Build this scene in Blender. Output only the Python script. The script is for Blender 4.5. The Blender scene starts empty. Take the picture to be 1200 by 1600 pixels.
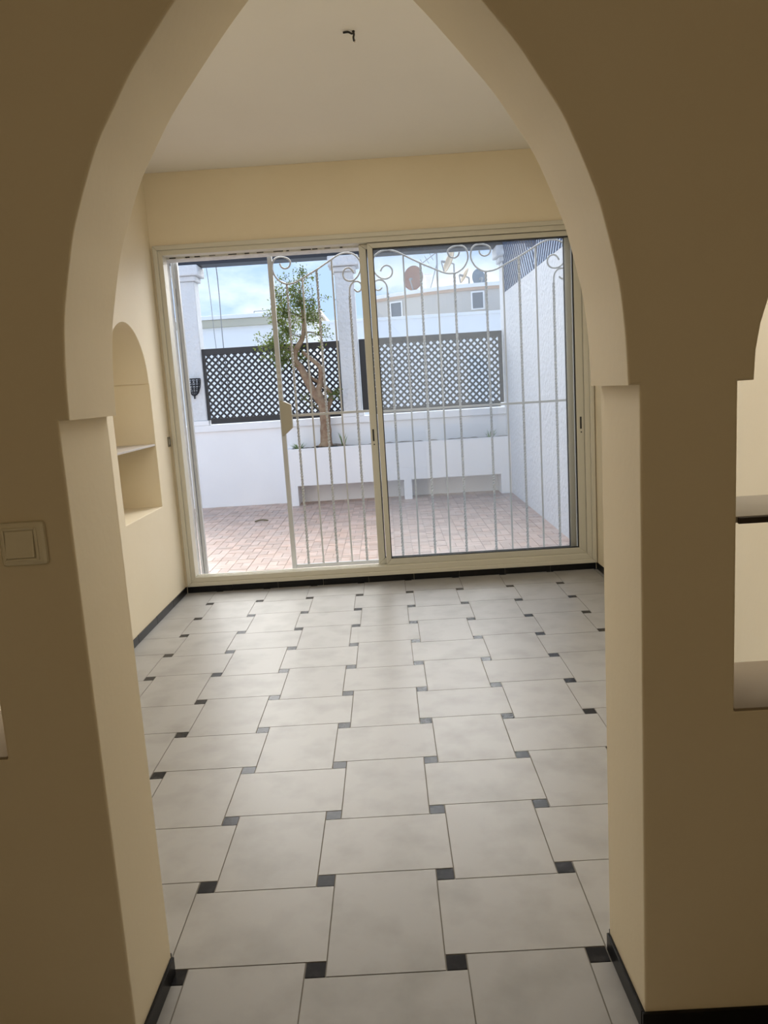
import bpy, bmesh, math, random
from mathutils import Vector, Matrix, Quaternion, noise
random.seed(7)
S = bpy.context.scene
C = S.collection

# ---------------------------------------------------------------- camera
cam_d = bpy.data.cameras.new('camera'); cam = bpy.data.objects.new('camera', cam_d); C.objects.link(cam)
S.camera = cam
cam_d.sensor_fit = 'VERTICAL'; cam_d.sensor_height = 36.0; cam_d.lens = 1200.27 / 1600 * 36.0
cam_d.clip_start = 0.02; cam_d.clip_end = 500
YAW, PITCH, ROLL = -0.00987676, -0.15972693, -0.06246894
fw = Vector((math.sin(YAW)*math.cos(PITCH), math.cos(YAW)*math.cos(PITCH), math.sin(PITCH)))
rt = Vector((math.cos(YAW), -math.sin(YAW), 0)); up = rt.cross(fw)
r2 = math.cos(ROLL)*rt + math.sin(ROLL)*up; u2 = -math.sin(ROLL)*rt + math.cos(ROLL)*up
m = Matrix((r2, u2, -fw)).transposed().to_4x4()
m.translation = Vector((0.24985, -1.65357, 1.37301)); cam.matrix_world = m

# ---------------------------------------------------------------- view, sky, sun
S.view_settings.view_transform = 'Standard'; S.view_settings.look = 'None'
S.view_settings.gamma = 1.0; S.view_settings.use_curve_mapping = False
S.view_settings.exposure = 1.07

w = bpy.data.worlds.new('sky'); S.world = w; w.use_nodes = True
nt = w.node_tree; nt.nodes.clear()
def wn(t, **k):
    n = nt.nodes.new(t)
    for a, b in k.items(): setattr(n, a, b)
    return n
tc = wn('ShaderNodeTexCoord'); mp = wn('ShaderNodeMapping'); mp.inputs['Scale'].default_value = (1, 1, 2.2); mp.inputs['Location'].default_value = (0.35, 0.1, 0.0)
nz = wn('ShaderNodeTexNoise'); nz.inputs['Scale'].default_value = 3.2; nz.inputs['Detail'].default_value = 7; nz.inputs['Roughness'].default_value = 0.55
cr = wn('ShaderNodeValToRGB')
cr.color_ramp.elements[0].position = 0.488; cr.color_ramp.elements[0].color = (0.46, 0.645, 0.95, 1)
cr.color_ramp.elements[1].position = 0.77; cr.color_ramp.elements[1].color = (1.5, 1.5, 1.52, 1)
bg = wn('ShaderNodeBackground'); bg.inputs['Strength'].default_value = 0.60
wo = wn('ShaderNodeOutputWorld')
nt.links.new(tc.outputs['Generated'], mp.inputs['Vector']); nt.links.new(mp.outputs['Vector'], nz.inputs['Vector'])
nt.links.new(nz.outputs['Fac'], cr.inputs['Fac']); nt.links.new(cr.outputs['Color'], bg.inputs['Color']); nt.links.new(bg.outputs['Background'], wo.inputs['Surface'])

sun_d = bpy.data.lights.new('sun', 'SUN'); sun = bpy.data.objects.new('sun', sun_d); C.objects.link(sun)
sun_d.energy = 4.55; sun_d.angle = math.radians(74); sun_d.color = (1.0, 0.97, 0.91)
sd = Vector((-0.04, -0.90, -0.43)); sun.rotation_euler = sd.to_track_quat('-Z', 'Y').to_euler(); sun.location = (2, 20, 14)

def area(name, loc, aim, sx, sy, power, col):
    d = bpy.data.lights.new(name, 'AREA'); d.shape = 'RECTANGLE'; d.size = sx; d.size_y = sy; d.energy = power; d.color = col
    o = bpy.data.objects.new(name, d); C.objects.link(o); o.location = loc
    o.rotation_euler = (Vector(aim)-Vector(loc)).to_track_quat('-Z', 'Y').to_euler(); return o
area('hall_fill', (0.2, -3.9, 1.6), (0.2, 0, 1.4), 3.0, 1.8, 4.1, (1.0, 0.78, 0.48))  # added warm fill at the hall rear, no window behind it

area('room_fill', (0.22, 1.10, 2.868), (0.22, 1.10, 0), 2.4, 0.45, 13.5, (1.0, 0.97, 0.91))  # added fill below the unseen part of the ceiling, no fixture there

# ---------------------------------------------------------------- helpers
def tag(o, label=None, cat=None, group=None, kind=None):
    if label: o['label'] = label
    if cat: o['category'] = cat
    if group: o['group'] = group
    if kind: o['kind'] = kind
    return o
def empty(name, loc=(0, 0, 0)):
    o = bpy.data.objects.new(name, None); C.objects.link(o); o.location = loc; o.empty_display_size = 0.1
    return o
def link(name, me, mat, parent=None):
    o = bpy.data.objects.new(name, me); C.objects.link(o)
    if mat and not me.materials: me.materials.append(mat)
    if parent:
        o.parent = parent
        if parent.type == 'EMPTY': o.matrix_parent_inverse = Matrix.Translation(-parent.location)
    return o
class MB:
    def __init__(s): s.v = []; s.f = []
    def hexa(s, p):        # 8 points: bottom 4 ccw, top 4 ccw
        b = len(s.v); s.v += [tuple(q) for q in p]
        s.f += [tuple(b+i for i in q) for q in ((3,2,1,0),(4,5,6,7),(0,1,5,4),(1,2,6,5),(2,3,7,6),(3,0,4,7))]
        return s
    def box(s, x0, x1, y0, y1, z0, z1):
        return s.hexa([(x0,y0,z0),(x1,y0,z0),(x1,y1,z0),(x0,y1,z0),(x0,y0,z1),(x1,y0,z1),(x1,y1,z1),(x0,y1,z1)])
    def ring(s, X0, X1, Z0, Z1, x0, x1, z0, z1, y0, y1):   # rectangular frame in the xz plane, mitred
        for a, b, c, d in (((X0,Z0),(X1,Z0),(x1,z0),(x0,z0)), ((X1,Z0),(X1,Z1),(x1,z1),(x1,z0)), ((X1,Z1),(X0,Z1),(x0,z1),(x1,z1)), ((X0,Z1),(X0,Z0),(x0,z0),(x0,z1))):
            s.hexa([(q[0],y0,q[1]) for q in (d,c,b,a)] + [(q[0],y1,q[1]) for q in (d,c,b,a)])
        return s
    def prism(s, poly, f0, f1):   # poly: list of 2D points, f0/f1 map (a,b)->3D
        n = len(poly); b = len(s.v)
        s.v += [tuple(f0(*q)) for q in poly] + [tuple(f1(*q)) for q in poly]
        s.f += [tuple(range(b+n-1, b-1, -1)), tuple(range(b+n, b+2*n))]
        s.f += [(b+i, b+(i+1) % n, b+n+(i+1) % n, b+n+i) for i in range(n)]
        return s
    def tube(s, pts, r, n=6, caps=True, twist=0.0, phase=0.0):
        pts = [Vector(p) for p in pts]; k = len(pts); b = len(s.v)
        rr = r if isinstance(r, (list, tuple)) else [r]*k
        t0 = (pts[1]-pts[0]).normalized()
        ref = Vector((0, 0, 1)) if abs(t0.z) < 0.9 else Vector((1, 0, 0))
        nrm = (ref - t0*ref.dot(t0)).normalized(); tp = t0; dist = 0
        for i in range(k):
            if i == 0: t = t0
            elif i == k-1: t = (pts[i]-pts[i-1]).normalized()
            else: t = ((pts[i]-pts[i-1]).normalized() + (pts[i+1]-pts[i]).normalized())
            t = t.normalized() if t.length > 1e-9 else tp
            nrm = tp.rotation_difference(t) @ nrm; nrm = (nrm - t*nrm.dot(t)).normalized(); tp = t
            if i: dist += (pts[i]-pts[i-1]).length
            bi = t.cross(nrm)
            for j in range(n):
                a = 2*math.pi*j/n + phase + twist*dist
                s.v.append(tuple(pts[i] + rr[i]*(math.cos(a)*nrm + math.sin(a)*bi)))
        for i in range(k-1):
            for j in range(n):
                s.f.append((b+i*n+j, b+i*n+(j+1) % n, b+(i+1)*n+(j+1) % n, b+(i+1)*n+j))
        if caps:
            s.f.append(tuple(b+j for j in range(n-1, -1, -1))); s.f.append(tuple(b+(k-1)*n+j for j in range(n)))
        return s
    def lathe(s, prof, c, n=16, axis='z', a0=0, a1=2*math.pi):
        b = len(s.v); full = abs(a1-a0-2*math.pi) < 1e-6; k = n if full else n+1
        for r, h in prof:
            for j in range(k):
                a = a0+(a1-a0)*j/n
                p = {'z': (r*math.cos(a), r*math.sin(a), h), 'y': (r*math.cos(a), h, r*math.sin(a))}[axis]
                s.v.append((c[0]+p[0], c[1]+p[1], c[2]+p[2]))
        for i in range(len(prof)-1):
            for j in range(n):
                j2 = (j+1) % k
                s.f.append((b+i*k+j, b+i*k+j2, b+(i+1)*k+j2, b+(i+1)*k+j))
        return s
    def mesh(s, name, smooth=False, bevel=0.0, fix=True):
        me = bpy.data.meshes.new(name); me.from_pydata(s.v, [], s.f)
        if bevel or fix:
            bm = bmesh.new(); bm.from_mesh(me)
            bmesh.ops.recalc_face_normals(bm, faces=bm.faces)
            if bevel:
                bmesh.ops.bevel(bm, geom=[e for e in bm.edges if e.is_manifold and e.calc_face_angle() > 0.6], offset=bevel, segments=2, profile=0.5, affect='EDGES')
            bm.to_mesh(me); bm.free()
        if smooth:
            for p in me.polygons: p.use_smooth = True
        me.update(); return me
    def build(s, name, mat, parent=None, smooth=False, bevel=0.0, fix=True):
        return link(name, s.mesh(name, smooth, bevel, fix), mat, parent)

def catmull(pts, k=4):
    out = []; P = [pts[0]] + list(pts) + [pts[-1]]
    for i in range(1, len(P)-2):
        a, b, c, d = [Vector(q) for q in P[i-1:i+3]]
        for j in range(k):
            t = j/k
            out.append(0.5*((2*b) + (c-a)*t + (2*a-5*b+4*c-d)*t*t + (3*b-a-3*c+d)*t**3))
    out.append(Vector(P[-2])); return out

def clip_rect(poly, x0, x1, y0, y1):
    for ax, val, sg in ((0, x0, 1), (0, x1, -1), (1, y0, 1), (1, y1, -1)):
        res = []
        for i in range(len(poly)):
            p, q = poly[i], poly[(i+1) % len(poly)]
            dp, dq = sg*(p[ax]-val), sg*(q[ax]-val)
            if dp >= 0: res.append(p)
            if dp*dq < 0:
                t = dp/(dp-dq); res.append((p[0]+(q[0]-p[0])*t, p[1]+(q[1]-p[1])*t))
        poly = res
        if len(poly) < 3: return None
    return poly

def slab_with_holes(name, outer, holes, t0, t1, axis, mat, bevel=0.004):
    """a wall cut from a 2D outline; axis 'y': outline is (x,z); axis 'x': outline is (y,z)"""
    cu = bpy.data.curves.new(name, 'CURVE'); cu.dimensions = '2D'; cu.fill_mode = 'BOTH'
    for poly in [outer]+holes:
        sp = cu.splines.new('POLY'); sp.points.add(len(poly)-1); sp.use_cyclic_u = True
        for i, q in enumerate(poly): sp.points[i].co = (q[0], q[1], 0, 1)
    cu.extrude = abs(t1-t0)/2-bevel; cu.bevel_depth = bevel; cu.bevel_resolution = 2; cu.offset = -bevel
    tmp = bpy.data.objects.new('tmp', cu); C.objects.link(tmp)
    dg = bpy.context.evaluated_depsgraph_get()
    me = bpy.data.meshes.new_from_object(tmp.evaluated_get(dg)); me.name = name
    bpy.data.objects.remove(tmp); bpy.data.curves.remove(cu)
    mid = (t0+t1)/2
    for v in me.vertices:
        a, b, c = v.co
        v.co = (a, mid+c, b) if axis == 'y' else (mid+c, a, b)
    bm = bmesh.new(); bm.from_mesh(me); bmesh.ops.remove_doubles(bm, verts=bm.verts, dist=1e-5)
    bmesh.ops.recalc_face_normals(bm, faces=bm.faces); bm.to_mesh(me); bm.free()
    for p in me.polygons: p.use_smooth = True
    me.set_sharp_from_angle(angle=math.radians(14))
    me.materials.clear()
    return link(name, me, mat)

# ---------------------------------------------------------------- materials
def mat(name, col, rough=0.6, col2=None, scale=8.0, lo=0.35, hi=0.65, bump=0.0, bscale=60.0, metal=0.0, spec=0.5, detail=4.0, rnd=0.0, coord='world', bdist=0.01, coat=0.0):
    M = bpy.data.materials.new(name); M.use_nodes = True; t = M.node_tree; N = t.nodes; L = t.links
    b = N['Principled BSDF']; b.inputs['Roughness'].default_value = rough; b.inputs['Metallic'].default_value = metal
    b.inputs['Specular IOR Level'].default_value = spec; b.inputs['Base Color'].default_value = (*col, 1)
    b.inputs['Coat Weight'].default_value = coat; b.inputs['Coat Roughness'].default_value = 0.08
    g = N.new('ShaderNodeNewGeometry'); vec = g.outputs['Position']
    if coord == 'object': vec = N.new('ShaderNodeTexCoord').outputs['Object']
    src = None
    if col2:
        n = N.new('ShaderNodeTexNoise'); n.inputs['Scale'].default_value = scale; n.inputs['Detail'].default_value = detail; L.new(vec, n.inputs['Vector'])
        r = N.new('ShaderNodeValToRGB'); r.color_ramp.elements[0].position = lo; r.color_ramp.elements[1].position = hi
        r.color_ramp.elements[0].color = (*col, 1); r.color_ramp.elements[1].color = (*col2, 1)
        L.new(n.outputs['Fac'], r.inputs['Fac']); src = r.outputs['Color']
    if rnd:
        oi = N.new('ShaderNodeObjectInfo'); ad = N.new('ShaderNodeMath'); ad.operation = 'ADD'
        fr = N.new('ShaderNodeMath'); fr.operation = 'FRACT'
        L.new(oi.outputs['Random'], ad.inputs[0]); L.new(g.outputs['Random Per Island'], ad.inputs[1]); L.new(ad.outputs[0], fr.inputs[0])
        mr = N.new('ShaderNodeMapRange'); mr.inputs['To Min'].default_value = 1-rnd; mr.inputs['To Max'].default_value = 1+rnd; L.new(fr.outputs[0], mr.inputs['Value'])
        hs = N.new('ShaderNodeHueSaturation'); L.new(mr.outputs[0], hs.inputs['Value'])
        if src: L.new(src, hs.inputs['Color'])
        else: hs.inputs['Color'].default_value = (*col, 1)
        src = hs.outputs['Color']
    if src: L.new(src, b.inputs['Base Color'])
    if bump:
        n = N.new('ShaderNodeTexNoise'); n.inputs['Scale'].default_value = bscale; n.inputs['Detail'].default_value = 5; L.new(vec, n.inputs['Vector'])
        bp = N.new('ShaderNodeBump'); bp.inputs['Strength'].default_value = bump; bp.inputs['Distance'].default_value = bdist
        L.new(n.outputs['Fac'], bp.inputs['Height']); L.new(bp.outputs['Normal'], b.inputs['Normal'])
    return M
M = {}
M['wall'] = mat('cream wall paint', (0.87, 0.77, 0.58), 0.62, (0.85, 0.745, 0.55), scale=2.2, bump=0.12, bscale=45, bdist=0.004)
M['ceil'] = mat('ceiling white paint', (0.90, 0.87, 0.81), 0.7, (0.88, 0.85, 0.79), scale=1.5, bump=0.05, bscale=40, bdist=0.003)
M['grout'] = mat('grout', (0.20, 0.18, 0.15), 0.9)
M['tile'] = mat('pale marbled floor tile', (0.345, 0.332, 0.312), 0.36, (0.265, 0.252, 0.232), scale=6, lo=0.45, hi=0.78, detail=8, rnd=0.025, spec=0.35)
def add_specks(X):
    t = X.node_tree; N = t.nodes; L = t.links; b = N['Principled BSDF']; src = b.inputs['Base Color'].links[0].from_socket
    g = N.new('ShaderNodeNewGeometry'); v = N.new('ShaderNodeTexVoronoi'); v.inputs['Scale'].default_value = 2.1; L.new(g.outputs['Position'], v.inputs['Vector'])
    r = N.new('ShaderNodeMapRange'); r.inputs['From Min'].default_value = 0.010; r.inputs['From Max'].default_value = 0.018; r.inputs['To Min'].default_value = 0.75; r.inputs['To Max'].default_value = 0.0
    L.new(v.outputs['Distance'], r.inputs['Value'])
    mx = N.new('ShaderNodeMix'); mx.data_type = 'RGBA'; mx.inputs['B'].default_value = (0.09, 0.07, 0.05, 1)
    L.new(r.outputs['Result'], mx.inputs['Factor']); L.new(src, mx.inputs['A']); L.new(mx.outputs['Result'], b.inputs['Base Color'])
add_specks(M['tile'])
M['inset'] = mat('black inset tile', (0.018, 0.018, 0.020), 0.22, (0.05, 0.048, 0.048), scale=30, lo=0.5, hi=0.9, spec=0.12)
M['marble'] = mat('black marble', (0.006, 0.006, 0.007), 0.35, (0.02, 0.018, 0.018), scale=25, lo=0.55, hi=0.9, spec=0.25)
M['casing'] = mat('cream painted frame', (0.66, 0.63, 0.53), 0.4, bump=0.03, bscale=30)
M['alu'] = mat('cream lacquered aluminium', (0.62, 0.60, 0.51), 0.35)
M['gasket'] = mat('black gasket', (0.02, 0.02, 0.02), 0.6)
M['plaster'] = mat('white exterior plaster', (0.93, 0.93, 0.935), 0.8, (0.90, 0.90, 0.91), scale=1.6, bump=0.15, bscale=30, bdist=0.004)
M['rough'] = mat('rough white plaster', (0.80, 0.80, 0.79), 0.85, (0.66, 0.66, 0.65), scale=18, bump=0.8, bscale=26, bdist=0.012)
M['stucco'] = mat('textured white stucco', (0.74, 0.75, 0.76), 0.85, bump=0.9, bscale=22, bdist=0.02)
M['lattice'] = mat('charcoal lattice plastic', (0.025, 0.025, 0.028), 0.45, bump=0.1, bscale=80)
M['beam'] = mat('dark painted beam', (0.02, 0.022, 0.03), 0.5)
M['iron'] = mat('white painted iron', (0.55, 0.56, 0.57), 0.4, bump=0.08, bscale=120, bdist=0.002)
M['lockbox'] = mat('grey beige lock plate', (0.42, 0.39, 0.31), 0.5)
M['paver'] = mat('terracotta paver', (0.48, 0.325, 0.25), 0.42, (0.52, 0.395, 0.335), scale=6, rnd=0.16, detail=5)
M['mortar'] = mat('paver mortar', (0.40, 0.34, 0.30), 0.9)
M['soil'] = mat('dry soil and gravel', (0.16, 0.11, 0.08), 0.95, (0.38, 0.33, 0.28), scale=45, bump=1.0, bscale=60, bdist=0.02)
M['bark'] = mat('tree bark', (0.24, 0.145, 0.09), 0.8, (0.34, 0.25, 0.16), scale=14, bump=0.6, bscale=40, bdist=0.01)
M['twig'] = mat('twig bark', (0.20, 0.17, 0.10), 0.8)
M['slat'] = mat('blue grey slat', (0.05, 0.075, 0.14), 1.0, spec=0.0)
M['iron_black'] = mat('black cast iron', (0.02, 0.02, 0.025), 0.45)
M['nb_white'] = mat('sunlit white render', (0.95, 0.94, 0.92), 0.8, (0.91, 0.90, 0.88), scale=0.5)
M['nb_cream'] = mat('cream cornice paint', (0.60, 0.56, 0.44), 0.8, (0.52, 0.48, 0.38), scale=0.7)
M['nb_grey'] = mat('pale rendered house', (0.66, 0.62, 0.56), 0.8, (0.60, 0.56, 0.52), scale=0.5)
M['nb_coral'] = mat('salmon coping', (0.62, 0.44, 0.33), 0.8)
M['pane'] = mat('dark far window glass', (0.13, 0.16, 0.20), 0.25)
M['ground'] = mat('street ground', (0.68, 0.65, 0.60), 0.9, (0.62, 0.60, 0.55), scale=0.4)
M['rust'] = mat('rusty dish metal', (0.30, 0.14, 0.10), 0.6, (0.38, 0.22, 0.16), scale=3)
M['bluegrey'] = mat('blue grey dish metal', (0.16, 0.21, 0.26), 0.5)
M['tan'] = mat('weathered tan dish metal', (0.50, 0.38, 0.24), 0.6)
M['steel'] = mat('galvanised steel', (0.30, 0.31, 0.32), 0.5)
M['switch'] = mat('ivory switch plastic', (0.88, 0.82, 0.66), 0.4)
M['socket'] = mat('grey metal latch plate', (0.22, 0.19, 0.13), 0.5)
M['black'] = mat('black wire sheath', (0.012, 0.012, 0.012), 0.5)
M['copper'] = mat('bare wire end', (0.5, 0.42, 0.34), 0.4, metal=0.6)
M['shelf'] = mat('pale laminate shelf', (0.36, 0.32, 0.27), 0.35)
M['niche_shelf'] = mat('white niche shelf', (0.62, 0.58, 0.55), 0.4)
M['shelfedge'] = mat('dark shelf edge', (0.03, 0.02, 0.016), 0.5)
M['grass'] = mat('grass blade', (0.22, 0.30, 0.10), 0.6, rnd=0.3)
def leaf_mat():
    X = mat('tree leaf', (0.09, 0.13, 0.035), 0.5, rnd=0.5); t = X.node_tree; b = t.nodes['Principled BSDF']
    tr = t.nodes.new('ShaderNodeBsdfTranslucent'); tr.inputs['Color'].default_value = (0.28, 0.34, 0.06, 1)
    mx = t.nodes.new('ShaderNodeMixShader'); mx.inputs[0].default_value = 0.35
    t.links.new(b.outputs[0], mx.inputs[1]); t.links.new(tr.outputs[0], mx.inputs[2]); t.links.new(mx.outputs[0], t.nodes['Material Output'].inputs['Surface'])
    return X
M['leaf'] = leaf_mat()
def glass_mat():
    X = bpy.data.materials.new('window glass'); X.use_nodes = True; t = X.node_tree; t.nodes.clear()
    o = t.nodes.new('ShaderNodeOutputMaterial'); tr = t.nodes.new('ShaderNodeBsdfTransparent'); tr.inputs['Color'].default_value = (0.985, 0.992, 1.0, 1)
    gl = t.nodes.new('ShaderNodeBsdfGlossy'); gl.inputs['Roughness'].default_value = 0.0
    df = t.nodes.new('ShaderNodeBsdfTranslucent'); df.inputs['Color'].default_value = (0.75, 0.88, 1.0, 1)
    fr = t.nodes.new('ShaderNodeFresnel'); fr.inputs['IOR'].default_value = 1.45
    m1 = t.nodes.new('ShaderNodeMixShader'); m1.inputs[0].default_value = 0.03
    m2 = t.nodes.new('ShaderNodeMixShader'); L = t.links
    L.new(tr.outputs[0], m1.inputs[1]); L.new(df.outputs[0], m1.inputs[2])
    L.new(fr.outputs[0], m2.inputs[0]); L.new(m1.outputs[0], m2.inputs[1]); L.new(gl.outputs[0], m2.inputs[2]); L.new(m2.outputs[0], o.inputs['Surface'])
    return X
M['glass'] = glass_mat()

# ---------------------------------------------------------------- room dimensions
XL, XR = -1.264, 1.704            # room side walls
YB = 3.735                        # inner face of the wall with the sliding door
YO = 3.965                        # its outer face
PF, PB = -0.225, 0.018            # partition front / back
ZC = 2.873
HX0, HX1, HY = -2.4, 2.8, -4.0    # hall in front of the arch
WT = 0.26

# ---------------------------------------------------------------- floor of alternating tiles with black insets
P, B, G = 0.34, 0.051, 0.0034
fl = MB().box(HX0-0.2, HX1+0.2, HY-0.2, YB, -0.12, -0.002).build('floor', M['grout'])
tag(fl, 'pale tiled floor laid in alternating rectangles with black corner insets', 'floor', kind='structure')
cache = {}
def tile_piece(x0, x1, y0, y1, name, mt, top):
    parts = []
    if y1 > -0.1:
        q = (max(x0, XL), min(x1, XR), max(y0, -0.1), min(y1, YB)); parts.append(q)
    if y0 < -0.1:
        q = (max(x0, HX0), min(x1, HX1), max(y0, HY), min(y1, -0.1)); parts.append(q)
    if y0 < -0.1 < y1 and parts[0][0] == x0 and parts[0][1] == x1:
        parts = [(x0, x1, max(y0, HY), min(y1, YB))]
    for a, b, c, d in parts:
        if b-a < 0.008 or d-c < 0.008: continue
        key = (name, round(b-a, 4), round(d-c, 4))
        if key not in cache:
            cache[key] = MB().box(-(b-a)/2, (b-a)/2, -(d-c)/2, (d-c)/2, -0.006, top).mesh(name)
        o = link(name, cache[key], mt, fl); o.location = ((a+b)/2, (c+d)/2, 0)
for j in range(-13, 12):
    for i in range(-8, 10):
        x, y = i*P, j*P
        h = G/2
        tile_piece(x-B/2+h, x+B/2-h, y-B/2+h, y+B/2-h, 'inset_tile', M['inset'], 0.0)
        if (i+j) % 2 == 0:
            tile_piece(x+B/2+h, x+P-B/2-h, y-B/2+h, y+P+B/2-h, 'floor_tile', M['tile'], 0.0004)
        else:
            tile_piece(x-B/2+h, x+P+B/2-h, y+B/2+h, y+P-B/2-h, 'floor_tile', M['tile'], 0.0004)

# ---------------------------------------------------------------- walls and ceiling
ce = MB().box(-4.0, 3.0, HY-0.2, YO, ZC, ZC+0.25).build('ceiling', M['ceil'])
tag(ce, 'plain white plaster ceiling above the tiled room', 'ceiling', kind='structure')

# partition with the pointed arch and a window-like opening on each side
K = 0.34/0.39
DC, DH = 0.1818, 0.5372
hw = [(1.548, .604), (1.62, .601), (1.69, .596), (1.765, .587), (1.83, .573), (1.907, .554), (1.955, .539), (2.04, .505), (2.107, .474), (2.165, .438), (2.244, .386), (2.32, .324), (2.37, .282), (2.425, .234), (2.4834, .179), (2.54, .122), (2.58, .079), (2.62, .035), (2.65, 0.0)]
hw = [(1.373+(z*K-1.373)*0.981, h*K*0.981) for z, h in hw]
def resample(seq, k=3):
    pts = catmull([Vector((h, z, 0)) for z, h in seq], k); return [(p.y, max(p.x, 0.0)) for p in pts]
hs = resample(hw)
door = [(DC-DH, 0.0), (DC-DH, hw[0][0])] + [(DC-h, z) for z, h in hs] + [(DC+h, z) for z, h in reversed(hs[:-1])] + [(DC+DH, hw[0][0]), (DC+DH, 0.0)]
def side_opening(x0, x1, sill, spring, step, rise):
    c = (x0+x1)/2; a = (x1-x0)/2-step
    L = [(x0, sill), (x0, spring), (x0+step, spring)]
    for k in range(1, 24):
        th = math.pi*k/24; L.append((c-a*math.cos(th), spring+rise*math.sin(th)**0.92))
    return L + [(x1-step, spring), (x1, spring), (x1, sill)]
holeR = side_opening(0.899, 1.587, 0.705, 1.346, 0.030, 0.35)
holeL = side_opening(-1.230, -0.542, 0.693, 1.346, 0.030, 0.35)
outer = [(HX0, ZC), (HX0, 0.0)] + door + [(HX1, 0.0), (HX1, ZC)]
wp = slab_with_holes('wall_partition', outer, [holeR, holeL], PF, PB, 'y', M['wall'], bevel=0.005)
for v in wp.data.vertices:            # the doorway narrows slightly towards the far side
    if v.co.x > DC-DH-0.02 and v.co.x < DC+DH+0.02 and v.co.z < 2.36:
        t = (v.co.y-PF)/(PB-PF); v.co.x = DC+(v.co.x-DC)*(1-0.0095*t)
tag(wp, 'dim cream partition wall with a tall pointed archway in its middle', 'wall', kind='structure')

M['sill'] = mat('tan sill shade', (0.34, 0.27, 0.185), 0.6, (0.30, 0.235, 0.16), scale=6)  # shade on the sills put into a darker tan than the wall
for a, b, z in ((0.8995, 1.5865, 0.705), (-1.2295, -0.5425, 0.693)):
    MB().box(a, b, PF+0.001, PB-0.001, z-0.002, z+0.004).build('sill_shade', M['sill'], wp, bevel=0.001)

# left wall with the arched niche
n0, n1, sill, spr = 2.650, 3.383, 0.689, 1.495
nc, na, st = (n0+n1)/2, (n1-n0)/2, 0.009
nich = [(n0, sill), (n0, spr), (n0+st, spr)] + [(nc-(na-st)*math.cos(math.pi*k/28), spr+(na-st)*math.sin(math.pi*k/28)) for k in range(1, 28)] + [(n1-st, spr), (n1, spr), (n1, sill)]
wl = slab_with_holes('wall_left', [(PB, 0), (YB, 0), (YB, ZC), (PB, ZC)], [nich], XL-WT, XL, 'x', M['wall'], bevel=0.003)
tag(wl, 'cream left wall with a tall arched niche near the sliding door', 'wall', kind='structure')
nb = MB().box(XL-WT-0.06, XL-WT, PB, YB, 0, ZC).build('back_panel', M['wall'], wl)
wr = MB().box(XR, XR+0.2, PB, YB, 0, ZC).build('wall_right', M['wall'])
tag(wr, 'cream right wall seen through the arched opening', 'wall', kind='structure')
for nm, q, lb in (('wall_hall_left', (HX0-0.2, HX0, HY-0.2, PB, 0, ZC), 'cream wall on the left of the hall'), ('wall_hall_right', (HX1, HX1+0.2, HY-0.2, PB, 0, ZC), 'cream wall on the right of the hall'), ('wall_hall_rear', (HX0, HX1, HY-0.2, HY, 0, ZC), 'cream wall at the rear of the hall')):
    tag(MB().box(*q).build(nm, M['wall']), lb, 'wall', kind='structure')

# far wall: inner leaf cream, outer leaf white
CX0, CX1, CZ0, CZ1 = -1.247, 1.697, 0.048, 2.406
wbk = slab_with_holes('wall_back', [(XL-WT, 0), (XR+0.2, 0), (XR+0.2, ZC), (XL-WT, ZC)], [[(CX0, CZ0), (CX0, CZ1), (CX1, CZ1), (CX1, CZ0)]], YB, YB+0.09, 'y', M['wall'], bevel=0.002)
tag(wbk, 'cream far wall holding the wide sliding door', 'wall', kind='structure')
ow = slab_with_holes('wall_facade', [(-4.0, -0.3), (3.0, -0.3), (3.0, 3.35), (-4.0, 3.35)], [[(-1.203, 0.02), (-1.203, 2.331), (1.66, 2.331), (1.66, 0.02)]], YB+0.092, YO, 'y', M['rough'], bevel=0.004)
tag(ow, 'rough white outer house wall around the door opening', 'wall', kind='structure')

# ---------------------------------------------------------------- baseboards (black marble pieces)
def baseboard(name, label, runs, h=0.047, t=0.008):
    e = empty(name); tag(e, label, 'baseboard', kind='structure')
    for (a, b, nrm, lens) in runs:
        a, b, nrm = Vector((*a, 0)), Vector((*b, 0)), Vector((*nrm, 0)); L = (b-a).length; d = (b-a)/L; s = 0.0
        k = max(1, round(L/lens)); seg = L/k
        for i in range(k):
            p, q = a+d*(i*seg+0.0008), a+d*((i+1)*seg-0.0008)
            hh = h+random.uniform(-0.0015, 0.0015)
            pts = [p, q, q+nrm*t, p+nrm*t]
            MB().hexa([(v.x, v.y, 0.001) for v in pts]+[(v.x, v.y, hh) for v in pts]).build('marble_piece', M['marble'], e, bevel=0.0015)
    return e
baseboard('baseboard_back', 'black marble baseboard under the sliding door', [((XL+0.012, YB), (XR-0.012, YB), (0, -1), 0.335)])
baseboard('baseboard_left', 'black marble baseboard along the niche wall', [((XL, PB+0.012), (XL, YB-0.001), (1, 0), 0.38)])
baseboard('baseboard_right', 'black marble baseboard in the right far corner of the room', [((XR, PB+0.012), (XR, YB-0.001), (-1, 0), 0.38)])
jb = DH*(1-0.0095)
baseboard('baseboard_partition', 'black marble baseboard wrapping the foot of the archway', [
    ((DC-DH+0.0005, PF), (DC-jb+0.0005, PB-0.004), (1, 0), 0.2), ((DC+DH-0.0005, PF), (DC+jb-0.0005, PB-0.004), (-1, 0), 0.2),
    ((HX0, PF), (DC-DH+0.008, PF), (0, -1), 0.4), ((DC+DH-0.008, PF), (HX1, PF), (0, -1), 0.4),
    ((XL+0.012, PB), (DC-jb, PB), (0, 1), 0.4), ((DC+jb, PB), (XR-0.012, PB), (0, 1), 0.4)], h=0.046)

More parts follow.
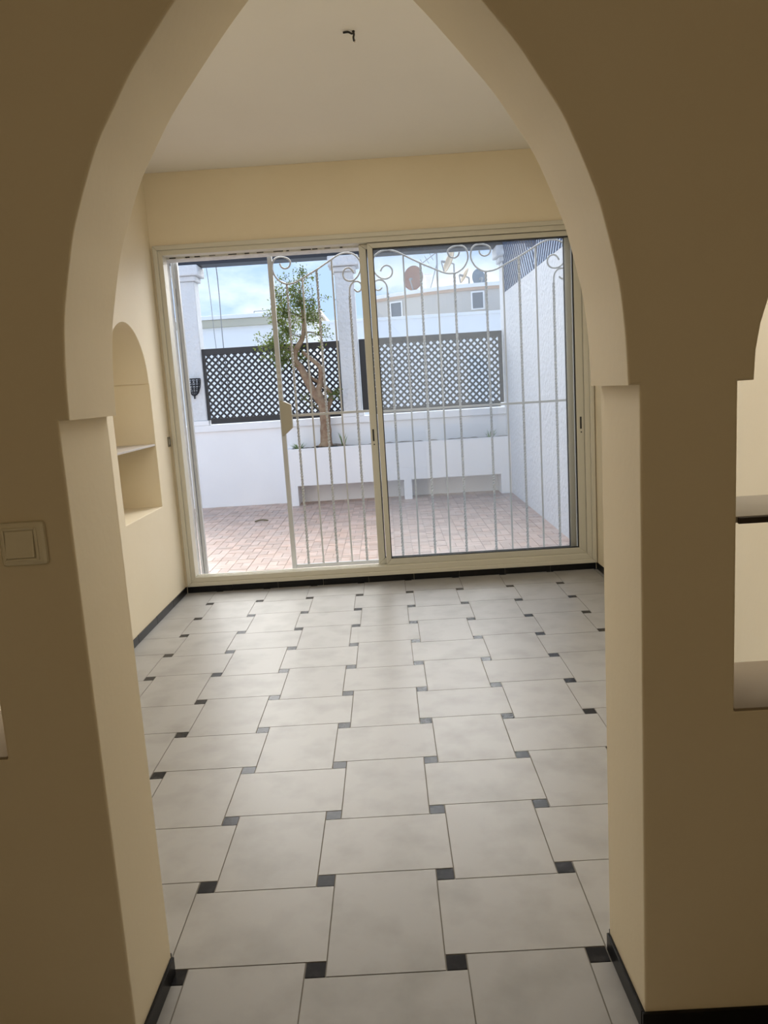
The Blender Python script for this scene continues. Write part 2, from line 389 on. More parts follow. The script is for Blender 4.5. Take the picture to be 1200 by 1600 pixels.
# ---------------------------------------------------------------- sliding door
dr = empty('door_1', (0.22, YB, CZ0)); tag(dr, 'wide cream sliding glass door, left half slid open', 'door', kind='structure')
MB().ring(CX0, CX1, CZ0, CZ1, CX0+0.030, CX1-0.030, CZ0+0.028, CZ1-0.030, YB-0.022, YB+0.05).build('casing', M['casing'], dr, bevel=0.004)
MB().ring(CX0+0.030, CX1-0.030, CZ0+0.028, CZ1-0.030, CX0+0.062, CX1-0.066, 0.114, 2.343, YB-0.010, YB+0.09).build('inner_frame', M['casing'], dr, bevel=0.003)
MB().box(CX0+0.062, CX1-0.066, YB+0.004, YB+0.01, 0.106, 0.119).box(CX0+0.062, CX1-0.066, YB+0.045, YB+0.05, 0.106, 0.119).build('track', M['alu'], dr)
def sash(x0, x1, z0, z1, y0, y1, sl, sr, rt_, rb, slot_x):
    s = MB().ring(x0, x1, z0, z1, x0+sl, x1-sr, z0+rb, z1-rt_, y0, y1).build('sash', M['alu'], dr, bevel=0.004)
    g = 0.006
    MB().ring(x0+sl, x1-sr, z0+rb, z1-rt_, x0+sl+g, x1-sr-g, z0+rb+g, z1-rt_-g, y0+0.008, y1-0.008).build('gasket', M['gasket'], s)
    yc = (y0+y1)/2
    MB().box(x0+sl+g, x1-sr-g, yc-0.003, yc+0.003, z0+rb+g, z1-rt_-g).build('glass_pane', M['glass'], s)
    MB().box(slot_x-0.006, slot_x+0.006, y0-0.002, y0+0.002, 1.008, 1.092).build('handle_slot', M['gasket'], s, bevel=0.0008)
    MB().lathe([(0.0, -0.002), (0.005, -0.002), (0.005, 0.001)], (slot_x+0.002, y0, 0.985), 10, 'y').build('screw', M['gasket'], s)
    return s
sash(0.193, 1.630, 0.119, 2.340, YB+0.002, YB+0.036, 0.036, 0.052, 0.034, 0.042, 1.606)
sash(0.136, 1.572, 0.119, 2.342, YB+0.042, YB+0.076, 0.048, 0.044, 0.034, 0.042, 0.156)
# crumbling sealant line along the outer lintel
for k in range(13):
    x = -1.17+k*0.1+random.uniform(-0.03, 0.03); L = random.uniform(0.015, 0.07)
    MB().box(x, min(x+L, 0.12), YB+0.0900, YB+0.0916, 2.3425-random.uniform(0.003, 0.007), 2.3440).build('sealant_gap', M['gasket'], dr)

# ---------------------------------------------------------------- things on the inside walls
sw = empty('light_switch', (-0.4455, PF, 1.125)); tag(sw, 'square ivory light switch on the dim wall left of the archway', 'light switch')
MB().box(-0.4915, -0.404, PF-0.010, PF, 1.083, 1.167).build('plate', M['switch'], sw, bevel=0.007)
MB().ring(-0.484, -0.418, 1.093, 1.157, -0.479, -0.423, 1.098, 1.152, PF-0.0145, PF-0.010).build('inner_rim', M['switch'], sw, bevel=0.0015)
MB().hexa([(-0.4775, PF-0.010, 1.0995), (-0.4245, PF-0.010, 1.0995), (-0.4245, PF-0.020, 1.1005), (-0.4775, PF-0.020, 1.1005), (-0.4775, PF-0.010, 1.1505), (-0.4245, PF-0.010, 1.1505), (-0.4245, PF-0.0125, 1.1505), (-0.4775, PF-0.0125, 1.1505)]).build('rocker', M['switch'], sw, bevel=0.001)

lp = empty('latch_plate', (XL, 3.69, 1.095)); tag(lp, 'small grey metal plate on the left wall beside the sliding door', 'wall plate')
MB().box(XL, XL+0.004, 3.662, 3.722, 1.062, 1.130).build('plate', M['socket'], lp, bevel=0.001)
MB().box(XL+0.004, XL+0.007, 3.676, 3.708, 1.078, 1.114).build('center_plate', M['lockbox'], lp, bevel=0.001)

sh = MB().box(XL-WT+0.002, XL-0.004, n0+0.001, n1-0.001, 1.092, 1.104).build('niche_shelf', M['niche_shelf'], bevel=0.001)
tag(sh, 'thin pale shelf across the arched niche in the left wall', 'shelf')
os_ = empty('opening_shelf', (1.256, (PF+PB)/2, 1.07)); tag(os_, 'pale shelf with dark front edge across the arched opening at right', 'shelf')
MB().box(0.900, 1.586, PF+0.010, PB-0.002, 1.079, 1.091).build('board', M['shelf'], os_, bevel=0.001)
MB().box(0.905, 1.581, PF+0.004, PF+0.010, 1.0775, 1.0895).build('edge_strip', M['shelfedge'], os_, bevel=0.001)

hk = empty('ceiling_wire', (0.205, 1.885, ZC)); tag(hk, 'short bent black wire sticking out of the ceiling', 'wire')
MB().tube(catmull([(0.212, 1.885, ZC+0.004), (0.214, 1.884, ZC-0.006), (0.205, 1.882, ZC-0.012), (0.190, 1.880, ZC-0.006), (0.168, 1.878, ZC-0.008)], 4), 0.0042, 8).build('wire', M['black'], hk, smooth=True)
MB().tube(catmull([(0.208, 1.887, ZC+0.003), (0.214, 1.886, ZC-0.012), (0.211, 1.886, ZC-0.026), (0.213, 1.886, ZC-0.041)], 4), 0.0042, 8).build('wire', M['black'], hk, smooth=True)
MB().tube([(0.213, 1.886, ZC-0.041), (0.215, 1.885, ZC-0.046), (0.219, 1.884, ZC-0.036)], 0.0016, 6).build('wire_end', M['copper'], hk)

# ---------------------------------------------------------------- iron grille outside the door
GY = 4.0
AX = 0.1765
scroll = [(-0.433,2.288),(-0.425,2.264),(-0.401,2.25),(-0.371,2.26),(-0.358,2.29),(-0.373,2.316),(-0.419,2.332),(-0.466,2.322),(-0.486,2.282),(-0.486,2.234),(-0.461,2.184),(-0.425,2.155),(-0.393,2.145),(-0.342,2.149),(-0.286,2.173),(-0.234,2.2),(-0.181,2.227),(-0.125,2.259),(-0.068,2.292),(-0.025,2.317),(0.026,2.332),(0.076,2.326),(0.114,2.301),(0.136,2.259),(0.134,2.211),(0.113,2.168),(0.08,2.141),(0.046,2.138),(0.018,2.154),(0.008,2.187),(0.02,2.217),(0.048,2.229),(0.072,2.215),(0.085,2.19)]
small = [(0.047,2.031),(0.048,2.075),(0.057,2.107),(0.079,2.128),(0.108,2.132),(0.131,2.115),(0.134,2.086),(0.121,2.065),(0.099,2.062),(0.082,2.079)]
barx = [(-0.395, 2.145), (-0.2825, 2.175), (-0.177, 2.229), (-0.067, 2.293), (0.046, 2.035)]
def panel(parent, fx, ztop_small=2.031):
    y = GY
    MB().tube(catmull([(fx(x), y, z) for x, z in scroll], 3), 0.0062, 6).build('scroll', M['iron'], parent, smooth=True)
    MB().tube(catmull([(fx(x), y, z) for x, z in small], 3), 0.0062, 6).build('curl', M['iron'], parent, smooth=True)
    for i, (x, zt) in enumerate(barx):
        X = fx(x)
        if i % 2 == 0:      # twisted bar, with plain stretches
            pts = [(X, y, 0.10+(zt-0.10)*k/110) for k in range(111)]
            MB().tube(pts, 0.0105, 4, twist=58.0, phase=0.78).build('twisted_bar', M['iron'], parent)
        else:
            MB().tube([(X, y, 0.10), (X, y, zt)], 0.0082, 4, phase=0.78).build('bar', M['iron'], parent)
g1 = empty('iron_gate', (-0.16, GY, 0.05)); tag(g1, 'white wrought iron gate leaf with lock plate, left of the door mullion', 'gate', 'wrought iron grilles outside the door')
panel(g1, lambda x: x)
MB().box(-0.519, -0.486, GY-0.016, GY+0.016, 0.055, 2.40).build('post', M['iron'], g1, bevel=0.002)
MB().box(0.146, 0.170, GY-0.012, GY+0.012, 0.055, 2.40).build('post', M['iron'], g1, bevel=0.002)
MB().box(-0.486, 0.146, GY-0.012, GY+0.012, 0.078, 0.104).build('bottom_rail', M['iron'], g1, bevel=0.002)
MB().box(-0.486, 0.146, GY-0.006, GY+0.006, 1.206, 1.224).build('middle_rail', M['iron'], g1, bevel=0.001)
MB().box(-0.486, 0.146, GY-0.012, GY+0.012, 2.375, 2.40).build('top_rail', M['iron'], g1, bevel=0.002)
tag(MB().prism([(-0.512, 1.335), (-0.512, 1.07), (-0.497, 1.075), (-0.432, 1.129), (-0.432, 1.296)], lambda a, b: (a, GY-0.026, b), lambda a, b: (a, GY+0.026, b)).build('lock_box', M['lockbox'], g1, bevel=0.002), 'beige lock plate')
g2 = empty('iron_grille', (0.913, GY, 0.05)); tag(g2, 'white wrought iron grille of two mirrored panels behind the closed glass', 'grille', 'wrought iron grilles outside the door')
AC = 0.909; SX = (AC-AX)/(AX+0.4975)
panel(g2, lambda x: AX+(AX-x)*SX)
panel(g2, lambda x: 2*AC-(AX+(AX-x)*SX))
for a, b in ((0.205, 0.228), (1.60, 1.63)):
    MB().box(a, b, GY-0.012, GY+0.012, 0.055, 2.40).build('post', M['iron'], g2, bevel=0.002)
MB().box(0.228, 1.60, GY-0.012, GY+0.012, 0.078, 0.104).build('bottom_rail', M['iron'], g2, bevel=0.002)
MB().box(0.228, 1.60, GY-0.006, GY+0.006, 1.196, 1.212).build('middle_rail', M['iron'], g2, bevel=0.001)
MB().box(0.228, 1.60, GY-0.012, GY+0.012, 2.375, 2.40).build('top_rail', M['iron'], g2, bevel=0.002)
gp = empty('gate_frame', (-1.18, GY, 0.03)); tag(gp, 'white iron hinge post at the left edge of the door opening', 'gate post')
MB().box(-1.203, -1.186, GY-0.02, GY+0.02, 0.03, 2.40).build('post', M['iron'], gp, bevel=0.001)
MB().box(-1.181, -1.158, GY-0.015, GY+0.02, 0.05, 2.395).build('hinge_stile', M['iron'], gp, bevel=0.002)
for z in (0.45, 1.24, 2.1):
    MB().tube([(-1.1835, GY-0.005, z-0.06), (-1.1835, GY-0.005, z+0.06)], 0.0045, 8).build('hinge', M['iron'], gp)

# ---------------------------------------------------------------- terrace
TX0, TX1 = -3.6, 1.76
YW = 8.06                        # face of the parapet
ts = MB().box(TX0-0.6, TX1+0.02, YO, YW+0.3, -0.3, -0.004).build('terrace_floor', M['mortar'])
tag(ts, 'terrace floor of pinkish brick pavers in basket weave', 'paving', kind='structure')
pl, pw, gp_ = 0.150, 0.075, 0.004
hm = {}
hm['h'] = MB().box(-pl/2+gp_/2, pl/2-gp_/2, -pw/2+gp_/2, pw/2-gp_/2, -0.01, 0.0).mesh('paver')
hm['v'] = MB().box(-pw/2+gp_/2, pw/2-gp_/2, -pl/2+gp_/2, pl/2-gp_/2, -0.01, 0.0).mesh('paver')
pv = []
for a in range(int((TX0-TX1)/pl)-1, 0):
    for b in range(int((YW-YO)/pl)+1):
        x, y = TX1+a*pl+0.001, YO+0.06+b*pl
        if y+pl > YW+0.1: continue
        if (a+b) % 2: pv += [('h', x+pl/2, y+pw/2), ('h', x+pl/2, y+1.5*pw)]
        else: pv += [('v', x+pw/2, y+pl/2), ('v', x+1.5*pw, y+pl/2)]
vis = [q for q in pv if -1.25-(q[2]-4)*0.28 < q[1]]
vis.sort(key=lambda q: q[2]); near = set(vis[:300])
rest = MB()
for k, x, y in pv:
    if (k, x, y) in near:
        o = link('paver', hm[k], M['paver'], ts); o.location = (x, y, random.uniform(-0.001, 0.001))
    else:
        hx, hy = (pl/2, pw/2) if k == 'h' else (pw/2, pl/2); z = random.uniform(-0.001, 0.001)
        rest.box(x-hx+gp_/2, x+hx-gp_/2, y-hy+gp_/2, y+hy-gp_/2, -0.01, z)
tag(rest.build('paving', M['paver'], ts, fix=False), kind='stuff')

tr_w = MB().box(TX1, TX1+0.22, YO, YW+0.06, -0.3, 2.412).build('terrace_wall_right', M['stucco'])
tag(tr_w, 'textured white stucco wall along the right side of the terrace', 'wall', kind='structure')
pw_ = empty('parapet_wall', (-0.9, YW+0.1, 0)); tag(pw_, 'low white parapet wall below the black lattice panels', 'wall', kind='structure')
MB().box(TX0, TX1, YW, YW+0.22, -0.3, 0.962).build('wall_body', M['plaster'], pw_, bevel=0.004)
MB().box(TX0, TX1, YW-0.025, YW+0.245, 0.962, 1.045).build('coping', M['plaster'], pw_, bevel=0.006)

# columns
def column(x, label):
    e = empty('column', (x, YW+0.11, 1.045)); tag(e, label, 'column', 'white stucco terrace columns')
    h = 0.117; yc = YW+0.11
    MB().box(x-h-0.02, x+h+0.02, yc-h-0.02, yc+h+0.02, 1.046, 1.105).build('plinth', M['plaster'], e, bevel=0.006)
    MB().box(x-h, x+h, yc-h, yc+h, 1.105, 2.80).build('shaft', M['stucco'], e, bevel=0.012)
    MB().box(x-h-0.03, x+h+0.03, yc-h-0.03, yc+h+0.03, 2.80, 2.86).box(x-h-0.07, x+h+0.07, yc-h-0.07, yc+h+0.07, 2.862, 2.985).build('capital', M['stucco'], e, bevel=0.012)
    return e
column(-2.105, 'white stucco column at the left edge, behind the black wall basket')
column(-0.155, 'white stucco column between the two lattice panels')
column(1.885, 'white stucco column end behind the slatted screen at right')
bm_ = MB().box(-4.0, 2.2, YW-0.02, YW+0.24, 2.987, 3.15).build('pergola_beam', M['beam'])
tag(bm_, 'long dark beam lying on top of the terrace columns', 'beam')

# lattice panels
def lattice(x0, x1, z0, z1, label):
    y = YW+0.0; e = empty('lattice_panel', ((x0+x1)/2, y, z0)); tag(e, label, 'lattice', 'black lattice panels on the parapet')
    y0, y1 = YW+0.045, YW+0.075; f = 0.075; fb = 0.07
    MB().box(x0, x0+f, y0-0.008, y1+0.008, z0+0.05, z1).build('stile', M['lattice'], e, bevel=0.002)
    MB().box(x1-0.045, x1, y0-0.008, y1+0.008, z0+0.05, z1).build('stile', M['lattice'], e, bevel=0.002)
    MB().box(x0+f, x1-0.045, y0-0.008, y1+0.008, z1-f, z1).build('rail', M['lattice'], e, bevel=0.002)
    MB().box(x0+f, x1-0.045, y0-0.008, y1+0.008, z0, z0+fb).build('rail', M['lattice'], e, bevel=0.002)
    X0, X1, Z0, Z1 = x0+f-0.01, x1-0.035, z0+fb-0.01, z1-f+0.01
    d = 0.0825; hwid = 0.0168            # pitch along x, half width along x
    k = 0; H = Z1-Z0
    for sg in (1, -1):
        s = X0-H if sg > 0 else X0
        while s < (X1 if sg > 0 else X1+H):
            if sg > 0: poly = [(s-hwid, Z0), (s+hwid, Z0), (s+H+hwid, Z1), (s+H-hwid, Z1)]
            else: poly = [(s-hwid, Z0), (s+hwid, Z0), (s-H+hwid, Z1), (s-H-hwid, Z1)]
            poly = clip_rect(poly, X0, X1, Z0, Z1)
            if poly:
                ya = y0 if sg > 0 else y0+0.012
                MB().prism(poly, lambda a, b: (a, ya, b), lambda a, b: (a, ya+0.0115, b)).build('lattice_slat', M['lattice'], e)
            s += d
lattice(-2.028, -0.265, 1.056, 1.986, 'black diamond lattice panel behind the tree')
lattice(-0.03, 1.748, 1.056, 1.988, 'black diamond lattice panel at right, seen through the glass')

# planter with hollow benches below
pn = empty('planter', (0.35, 7.9, 0)); tag(pn, 'long white built-in planter raised on short legs', 'planter')
PY0, PY1 = 7.745, YW-0.001
MB().box(-1.0, 1.757, PY0, PY0+0.06, 0.245, 0.70).box(-1.0, 1.757, PY0+0.06, PY1, 0.245, 0.31).box(-1.0, -0.94, PY0+0.06, PY1, 0.31, 0.70).build('trough', M['plaster'], pn)
for a, b in ((-1.0, -0.885), (0.427, 0.522), (1.625, 1.757)):
    MB().box(a, b, PY0, PY1, 0.0, 0.245).build('leg', M['plaster'], pn)
so = MB()
nx, ny = 90, 10
for i in range(nx+1):
    for j in range(ny+1):
        x = -0.938+(1.755+0.938)*i/nx; y = PY0+0.062+(PY1-0.002-PY0-0.062)*j/ny
        so.v.append((x, y, 0.690+0.022*noise.noise(Vector((x*9, y*9, 0)))+0.03*math.exp(-((x+0.507)/0.15)**2)))
for i in range(nx):
    for j in range(ny): so.f.append((i*(ny+1)+j, (i+1)*(ny+1)+j, (i+1)*(ny+1)+j+1, i*(ny+1)+j+1))
so.build('soil', M['soil'], pn, smooth=True)

# tree
tr = empty('tree', (-0.507, 7.9, 0.70)); tag(tr, 'small crooked tree with sparse green leaves growing in the planter', 'tree')
TY = 7.89
def limb(name, pts, r, mt=M['bark'], n=8):
    p = catmull([(q[0], q[2] if len(q) > 2 else TY, q[1]) for q in pts], 5); k = len(p)
    rr = [r[0]+(r[1]-r[0])*i/(k-1) for i in range(k)]
    rr = [a*(1+0.10*noise.noise(Vector((i*0.45, r[0]*90, 0)))) for i, a in enumerate(rr)]
    return MB().tube(p, rr, n).build(name, mt, tr, smooth=True)
limb('trunk', [(-0.507, 0.66), (-0.505, 0.75), (-0.500, 0.90), (-0.498, 1.077), (-0.515, 1.219), (-0.57, 1.31), (-0.638, 1.422), (-0.738, 1.653), (-0.812, 1.774), (-0.785, 1.902), (-0.706, 2.02), (-0.68, 2.125), (-0.674, 2.269), (-0.689, 2.474), (-0.700, 2.60)], (0.078, 0.010), n=10)
limb('root_flare', [(-0.60, 0.69, 7.86), (-0.55, 0.735, 7.88), (-0.51, 0.80, 7.89)], (0.02, 0.05))
limb('branch', [(-0.515, 1.20), (-0.539, 1.322), (-0.554, 1.388), (-0.527, 1.478), (-0.51, 1.585), (-0.523, 1.686), (-0.626, 1.785), (-0.72, 1.87, 7.93)], (0.045, 0.020))
limb('branch', [(-0.495, 1.10), (-0.41, 1.307, 7.94), (-0.501, 1.46, 7.96), (-0.606, 1.529, 7.95), (-0.70, 1.62, 7.97)], (0.035, 0.014))
limb('sucker', [(-0.44, 0.70), (-0.455, 0.85), (-0.47, 0.98)], (0.016, 0.012))
blobs = [(-0.894,2.336,.20,420,0),(-0.695,2.399,.17,300,0),(-0.757,2.60,.17,190,.06),(-0.535,2.464,.15,110,-.02),(-1.02,1.93,.19,420,-.1),(-0.874,2.107,.20,420,0),(-0.50,2.234,.14,130,-.06),(-0.62,2.72,.11,80,0),(-0.995,2.53,.13,120,0),(-1.17,1.95,.13,70,-.1),(-0.50,2.045,.14,110,-.06),(-0.37,1.303,.09,60,-.02),(-0.72,1.287,.07,25,.05),(-0.629,2.244,.15,170,0),(-0.95,1.76,.15,260,-.05),(-0.83,1.86,.14,160,.05)]
lf = MB(); tw = MB()
anchor = [Vector((-0.68, TY, 2.10)), Vector((-0.70, TY, 2.03)), Vector((-0.78, TY, 1.88)), Vector((-0.675, TY, 2.27)), Vector((-0.52, TY, 1.69)), Vector((-0.69, TY, 2.47)), Vector((-0.41, 7.94, 1.30)), Vector((-0.50, TY, 1.1))]
def leafq(p, L, Wd):
    d = Vector((random.gauss(0, 1), random.gauss(0, 1), random.gauss(0.3, 1))).normalized()
    s = d.cross(Vector((random.gauss(0, 1), random.gauss(0, 1), random.gauss(0, 1)))).normalized()
    b = len(lf.v); lf.v += [tuple(p), tuple(p+d*L*.5+s*Wd), tuple(p+d*L), tuple(p+d*L*.5-s*Wd)]; lf.f.append((b, b+1, b+2, b+3))
for x, z, r, n, dy in blobs:
    c = Vector((x, TY+dy, z)); a = min(anchor, key=lambda q: (q-c).length)
    midp = (a+c)/2+Vector((random.uniform(-.04, .04), random.uniform(-.04, .04), random.uniform(-.02, .05)))
    tw.tube(catmull([a, midp, c], 3), [0.010, 0.010, .009, .008, .007, .006, .005], 5)
    for k in range(max(5, n//15)):
        d = Vector((random.gauss(0, 1), random.gauss(0, .7), random.gauss(0.35, 1))).normalized()*r*random.uniform(.7, 1.25)
        e2 = c+d; mm = c+d*.5+Vector((0, 0, random.uniform(0, .03)))
        pts = catmull([c+d*.05, mm, e2], 3); tw.tube(pts, 0.0028, 3, caps=False)
        for q in range(int(1.7*n/max(5, n//15))):
            t = random.random()**0.7; p = pts[min(len(pts)-1, int(t*len(pts)))]
            leafq(p+Vector((random.gauss(0, .028), random.gauss(0, .028), random.gauss(0, .028))), random.uniform(.022, .045), random.uniform(.006, .011))
tag(tw.build('twigs', M['twig'], tr, fix=False), kind='stuff')
tag(lf.build('foliage', M['leaf'], tr, fix=False), kind='stuff')

def tuft(x, y, n, h, sp, label):
    b_ = MB()
    for k in range(n):
        a = random.uniform(0, 6.28); r = random.uniform(0, sp*.3); L = h*random.uniform(.6, 1.1)
        p0 = Vector((x+r*math.cos(a), y+r*math.sin(a), 0.675)); tip = p0+Vector((math.cos(a)*sp, math.sin(a)*sp*.5, L)); s = Vector((-math.sin(a), math.cos(a), 0))*0.006
        md = p0*.5+tip*.5+Vector((0, 0, L*.15)); i = len(b_.v)
        b_.v += [tuple(p0-s), tuple(p0+s), tuple(md+s*.8), tuple(md-s*.8), tuple(tip)]; b_.f += [(i, i+1, i+2, i+3), (i+3, i+2, i+4)]
    return tag(b_.build('grass_tuft', M['grass'], None, fix=False), label, 'grass', 'small plants in the planter')
tuft(-0.85, 7.86, 40, 0.09, 0.10, 'low green grass tuft at the left end of the planter')
tuft(-0.29, 7.88, 16, 0.19, 0.06, 'spiky seedling just right of the tree trunk')
tuft(1.53, 7.88, 18, 0.12, 0.08, 'dry little plant at the right end of the planter')

# black wall basket on the left column
bk = empty('wall_basket', (-2.105, YW-0.01, 1.40)); tag(bk, 'black ornate openwork wall basket fixed to the left column', 'basket')
bx, by = -2.115, YW-0.009
prof = [(0.085, 1.632), (0.084, 1.58), (0.074, 1.52), (0.052, 1.46), (0.022, 1.43)]
for th in range(7):
    a = math.pi+math.pi*th/6
    MB().tube([(bx+r*math.cos(a), by+r*math.sin(a), z) for r, z in prof], 0.007, 5).build('rib', M['iron_black'], bk)
for r, z in ((0.085, 1.628), (0.080, 1.55), (0.056, 1.468)):
    MB().tube([(bx+r*math.cos(math.pi+math.pi*k/12), by+r*math.sin(math.pi+math.pi*k/12), z) for k in range(13)], 0.008, 6).build('hoop', M['iron_black'], bk)
for th in range(6):
    a = math.pi+math.pi*(th+.5)/6
    for r, z, rr in ((0.083, 1.59, .016), (0.070, 1.508, .013)):
        cx, cy = bx+r*math.cos(a), by+r*math.sin(a); t = Vector((-math.sin(a), math.cos(a), 0))
        MB().tube([tuple(Vector((cx, cy, z))+t*rr*math.cos(k*math.pi/5)+Vector((0, 0, rr*math.sin(k*math.pi/5)))) for k in range(11)], 0.005, 5).build('ring', M['iron_black'], bk)
MB().lathe([(0.0, 1.384), (0.010, 1.388), (0.012, 1.398), (0.006, 1.408), (0.014, 1.418), (0.022, 1.432), (0.0, 1.434)], (bx, by-0.012, 0), 10).build('finial', M['iron_black'], bk, smooth=True)

# slatted screen on the right wall: boards leaning both ways and meeting in a V
sc = empty('slatted_screen', (1.80, 6.17, 2.412)); tag(sc, 'blue grey screen of slanted boards standing on the right terrace wall', 'screen')
ZT = 3.30; H = ZT-2.414; lean = 0.92*H; hwid = 0.025; yv = 6.17
def slats(y0, y1, sg):
    s = y0-lean-0.2
    while s < y1+lean+0.2:
        poly = [(s-hwid, 2.414), (s+hwid, 2.414), (s+sg*lean+hwid, ZT), (s+sg*lean-hwid, ZT)]
        poly = clip_rect(poly, y0, y1, 2.414, ZT)
        if poly: MB().prism(poly, lambda a, b: (1.785, a, b), lambda a, b: (1.791, a, b)).build('board', M['slat'], sc)
        s += 0.110
slats(yv, YW+0.02, 1); slats(YO+0.02, yv, -1)
MB().box(1.796, 1.82, YO+0.02, YW+0.02, ZT-0.06, ZT).build('top_rail', M['slat'], sc)
MB().box(1.796, 1.82, YO+0.02, YW+0.02, 2.414, 2.44).build('bottom_rail', M['slat'], sc)

# twig on the paving and hanging cables
tg = MB().tube(catmull([(-1.262, 6.70, 0.007), (-1.225, 6.745, 0.012), (-1.18, 6.76, 0.012), (-1.118, 6.735, 0.008)], 4), [0.004]+[0.008]*11+[0.004], 6).build('fallen_twig', M['twig'], smooth=True)
tag(tg, 'dark curved twig lying on the terrace paving', 'twig')
for a, b, rr, lb in (((-1.885, 8.33, 3.09), (-1.815, 8.33, 1.2), 0.004, 'thin grey cable hanging next to the left column'), ((-1.758, 8.33, 3.09), (-1.745, 8.33, 1.2), 0.006, 'thicker dark cable hanging in front of the far left house')):
    p = [Vector(a).lerp(Vector(b), k/8)+Vector((0.006*math.sin(k*1.1), 0, 0)) for k in range(9)]
    tag(MB().tube(p, rr, 6).build('cable', M['steel'], smooth=True), lb, 'cable', 'cables hanging from the beam')

# ---------------------------------------------------------------- neighbouring houses
gd = MB().box(-80, 80, 8.6, 120, -3.3, -3.0).build('street_ground', M['ground']); tag(gd, 'pale ground between the houses', 'ground', kind='structure')
h1 = empty('neighbour_house', (-7, 18, -3)); tag(h1, 'long low white house with a cream cornice beyond the left lattice', 'house')
MB().box(-16, -1.15, 16.0, 22, -3, 2.93).build('wall', M['nb_white'], h1)
MB().box(-16.1, -1.10, 15.9, 22.1, 2.93, 3.10).build('cornice', M['nb_cream'], h1, bevel=0.02)
MB().box(-16.15, -1.05, 15.85, 22.15, 3.10, 3.19).build('coping', M['nb_white'], h1, bevel=0.02)
rl = empty('roof_railing', (-2.3, 17, 3.19)); tag(rl, 'thin metal railing on the flat roof behind the tree', 'railing')
MB().tube([(-2.70, 17, 3.345), (-1.3, 17, 3.345)], 0.012, 6).build('top_rail', M['steel'], rl)
for x in (-2.70, -2.0, -1.3): MB().tube([(x, 17, 3.191), (x, 17, 3.345)], 0.012, 6).build('post', M['steel'], rl)
h2 = empty('white_garden_wall', (5, 15.2, -3)); tag(h2, 'high plain sunlit white wall behind the right lattice', 'wall')
MB().box(-1.0, 14, 15.0, 15.25, -3, 2.78).build('wall', M['nb_white'], h2)
MB().box(-1.0, 14, 14.96, 15.29, 2.78, 2.84).build('coping', M['nb_white'], h2, bevel=0.01)
# bowed house with satellite dishes
h3 = empty('bowed_house', (2.2, 18, -3)); tag(h3, 'pale house with a curved front, two small windows and dishes on its roof', 'house')
arc = []
for k in range(21):
    t = k/20; x = 0.20+t*6.3; arc.append((x, 17.9-2.0*math.sin(math.pi*min(1, 0.12+t*0.9))))
def front(z0, z1, off, name, mt):
    q = [(x, y-off) for x, y in arc] + [(6.5+off, 22), (0.2-off, 22)]
    return MB().prism(q, lambda a, b: (a, b, z0), lambda a, b: (a, b, z1)).build(name, mt, h3)
def arcy(x):
    for (xa, ya), (xb, yb) in zip(arc, arc[1:]):
        if xa <= x <= xb: return ya+(yb-ya)*(x-xa)/(xb-xa)
front(-3, 3.39, 0, 'wall', M['nb_grey'])
front(3.39, 3.45, 0.05, 'band', M['nb_coral'])
front(3.45, 3.53, 0.09, 'coping', M['nb_white'])
for x0, x1, z0, z1 in ((0.53, 0.76, 2.96, 3.31), (2.33, 2.56, 2.99, 3.33)):
    ym = min(arcy(x0), arcy(x1)); ya, yb = arcy(x0), arcy(x1)
    f = MB()
    def pt(x, z, o): return (x, ya+(yb-ya)*(x-x0)/(x1-x0)-o, z)
    for a, b, c, d in ((x0-.03, x1+.03, z1, z1+.03), (x0-.03, x1+.03, z0-.03, z0), (x0-.03, x0, z0, z1), (x1, x1+.03, z0, z1)):
        f.hexa([pt(a, c, .05), pt(b, c, .05), pt(b, c, -.02), pt(a, c, -.02), pt(a, d, .05), pt(b, d, .05), pt(b, d, -.02), pt(a, d, -.02)])
    wnd = f.build('window', M['nb_white'], h3)
    MB().hexa([pt(x0, z0, .02), pt(x1, z0, .02), pt(x1, z0, -.01), pt(x0, z0, -.01), pt(x0, z1, .02), pt(x1, z1, .02), pt(x1, z1, -.01), pt(x0, z1, -.01)]).build('pane', M['pane'], wnd)

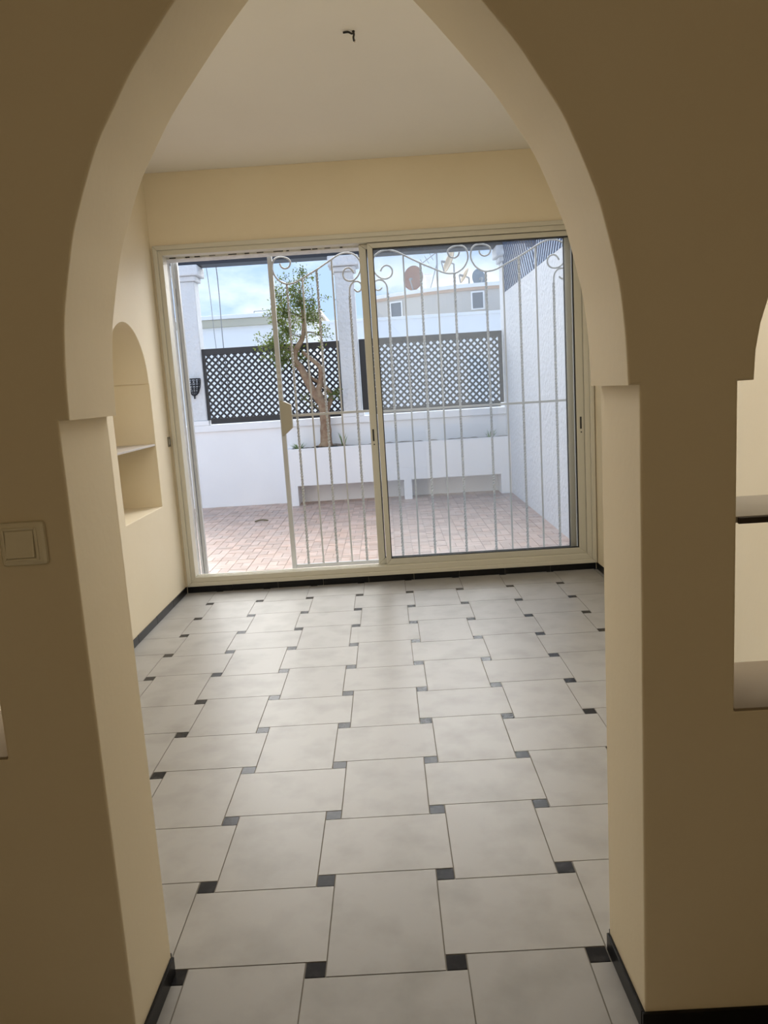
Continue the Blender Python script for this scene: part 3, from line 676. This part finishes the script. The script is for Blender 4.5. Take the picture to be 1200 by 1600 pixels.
def dish(c, r, facing, base, mt, label):
    e = empty('satellite_dish', (c[0], c[1], base)); tag(e, label, 'satellite dish', 'satellite dishes on the bowed house')
    q = Vector(facing).normalized().to_track_quat('Z', 'Y'); c = Vector(c)
    prof = [(0, 0)]+[(r*k/6, 0.22*r*(k/6)**2) for k in range(1, 7)]+[(r*k/6, 0.22*r*(k/6)**2-0.02) for k in range(6, 0, -1)]+[(0, -0.02)]
    mb = MB().lathe(prof, (0, 0, 0), 24); mb.v = [tuple(c+q@Vector((v[0], v[1]*1.12, v[2]))) for v in mb.v]
    mb.build('dish', mt, e, smooth=True)
    foc = c+q@Vector((0, -0.25*r, 0.85*r)); low = c+q@Vector((0, -r*1.08, 0.20*r))
    MB().tube([low, foc], 0.014, 6).build('arm', M['steel'], e)
    MB().tube([foc, foc+(c-foc).normalized()*0.10], 0.03, 8).build('receiver', M['steel'], e)
    back = c-q@Vector((0, 0, 0.10))
    MB().tube([c-q@Vector((0, 0, 0.01)), back, (back.x, back.y, base)], 0.022, 8).build('mast', M['steel'], e)
RB = 3.53
dish((1.11, 17.0, 3.86), 0.255, (-0.55, -1, 0.12), RB, M['rust'], 'large rusty red satellite dish on the curved roof')
dish((2.61, 17.0, 3.77), 0.185, (0.55, -1, 0.15), RB, M['bluegrey'], 'small blue grey satellite dish at the right of the roof')
dish((1.97, 17.0, 4.17), 0.25, (-1, -0.28, 0.45), RB, M['tan'], 'tan satellite dish seen almost edge on, raised on a mast')
dish((2.31, 17.0, 3.84), 0.17, (-1, -0.15, 0.55), RB, M['tan'], 'little tan satellite dish seen edge on beside the blue grey dish')
an = empty('roof_antenna', (1.63, 16.6, RB)); tag(an, 'thin steel antenna mast between the rooftop dishes', 'antenna')
MB().tube([(1.63, 16.6, RB), (1.64, 16.6, 4.75)], 0.018, 8).build('mast', M['steel'], an)
MB().tube([(1.28, 16.6, 4.12), (1.86, 16.6, 4.50)], 0.012, 6).build('boom', M['steel'], an)
for k in range(6):
    t = k/5; x, z = 1.30+t*0.52, 4.133+t*0.34
    MB().tube([(x-.05, 16.5, z+.07), (x+.05, 16.7, z-.07)], 0.007, 5).build('element', M['steel'], an)
MB().tube([(1.63, 16.6, 4.1), (1.45, 16.6, RB)], 0.010, 6).build('stay', M['steel'], an)
ch = MB().box(1.40, 1.52, 17.3, 17.42, RB, 3.95).box(1.37, 1.55, 17.27, 17.45, 3.95, 3.99).build('roof_vent', M['nb_white']); tag(ch, 'short white vent pipe on the roof beside the rusty dish', 'vent')
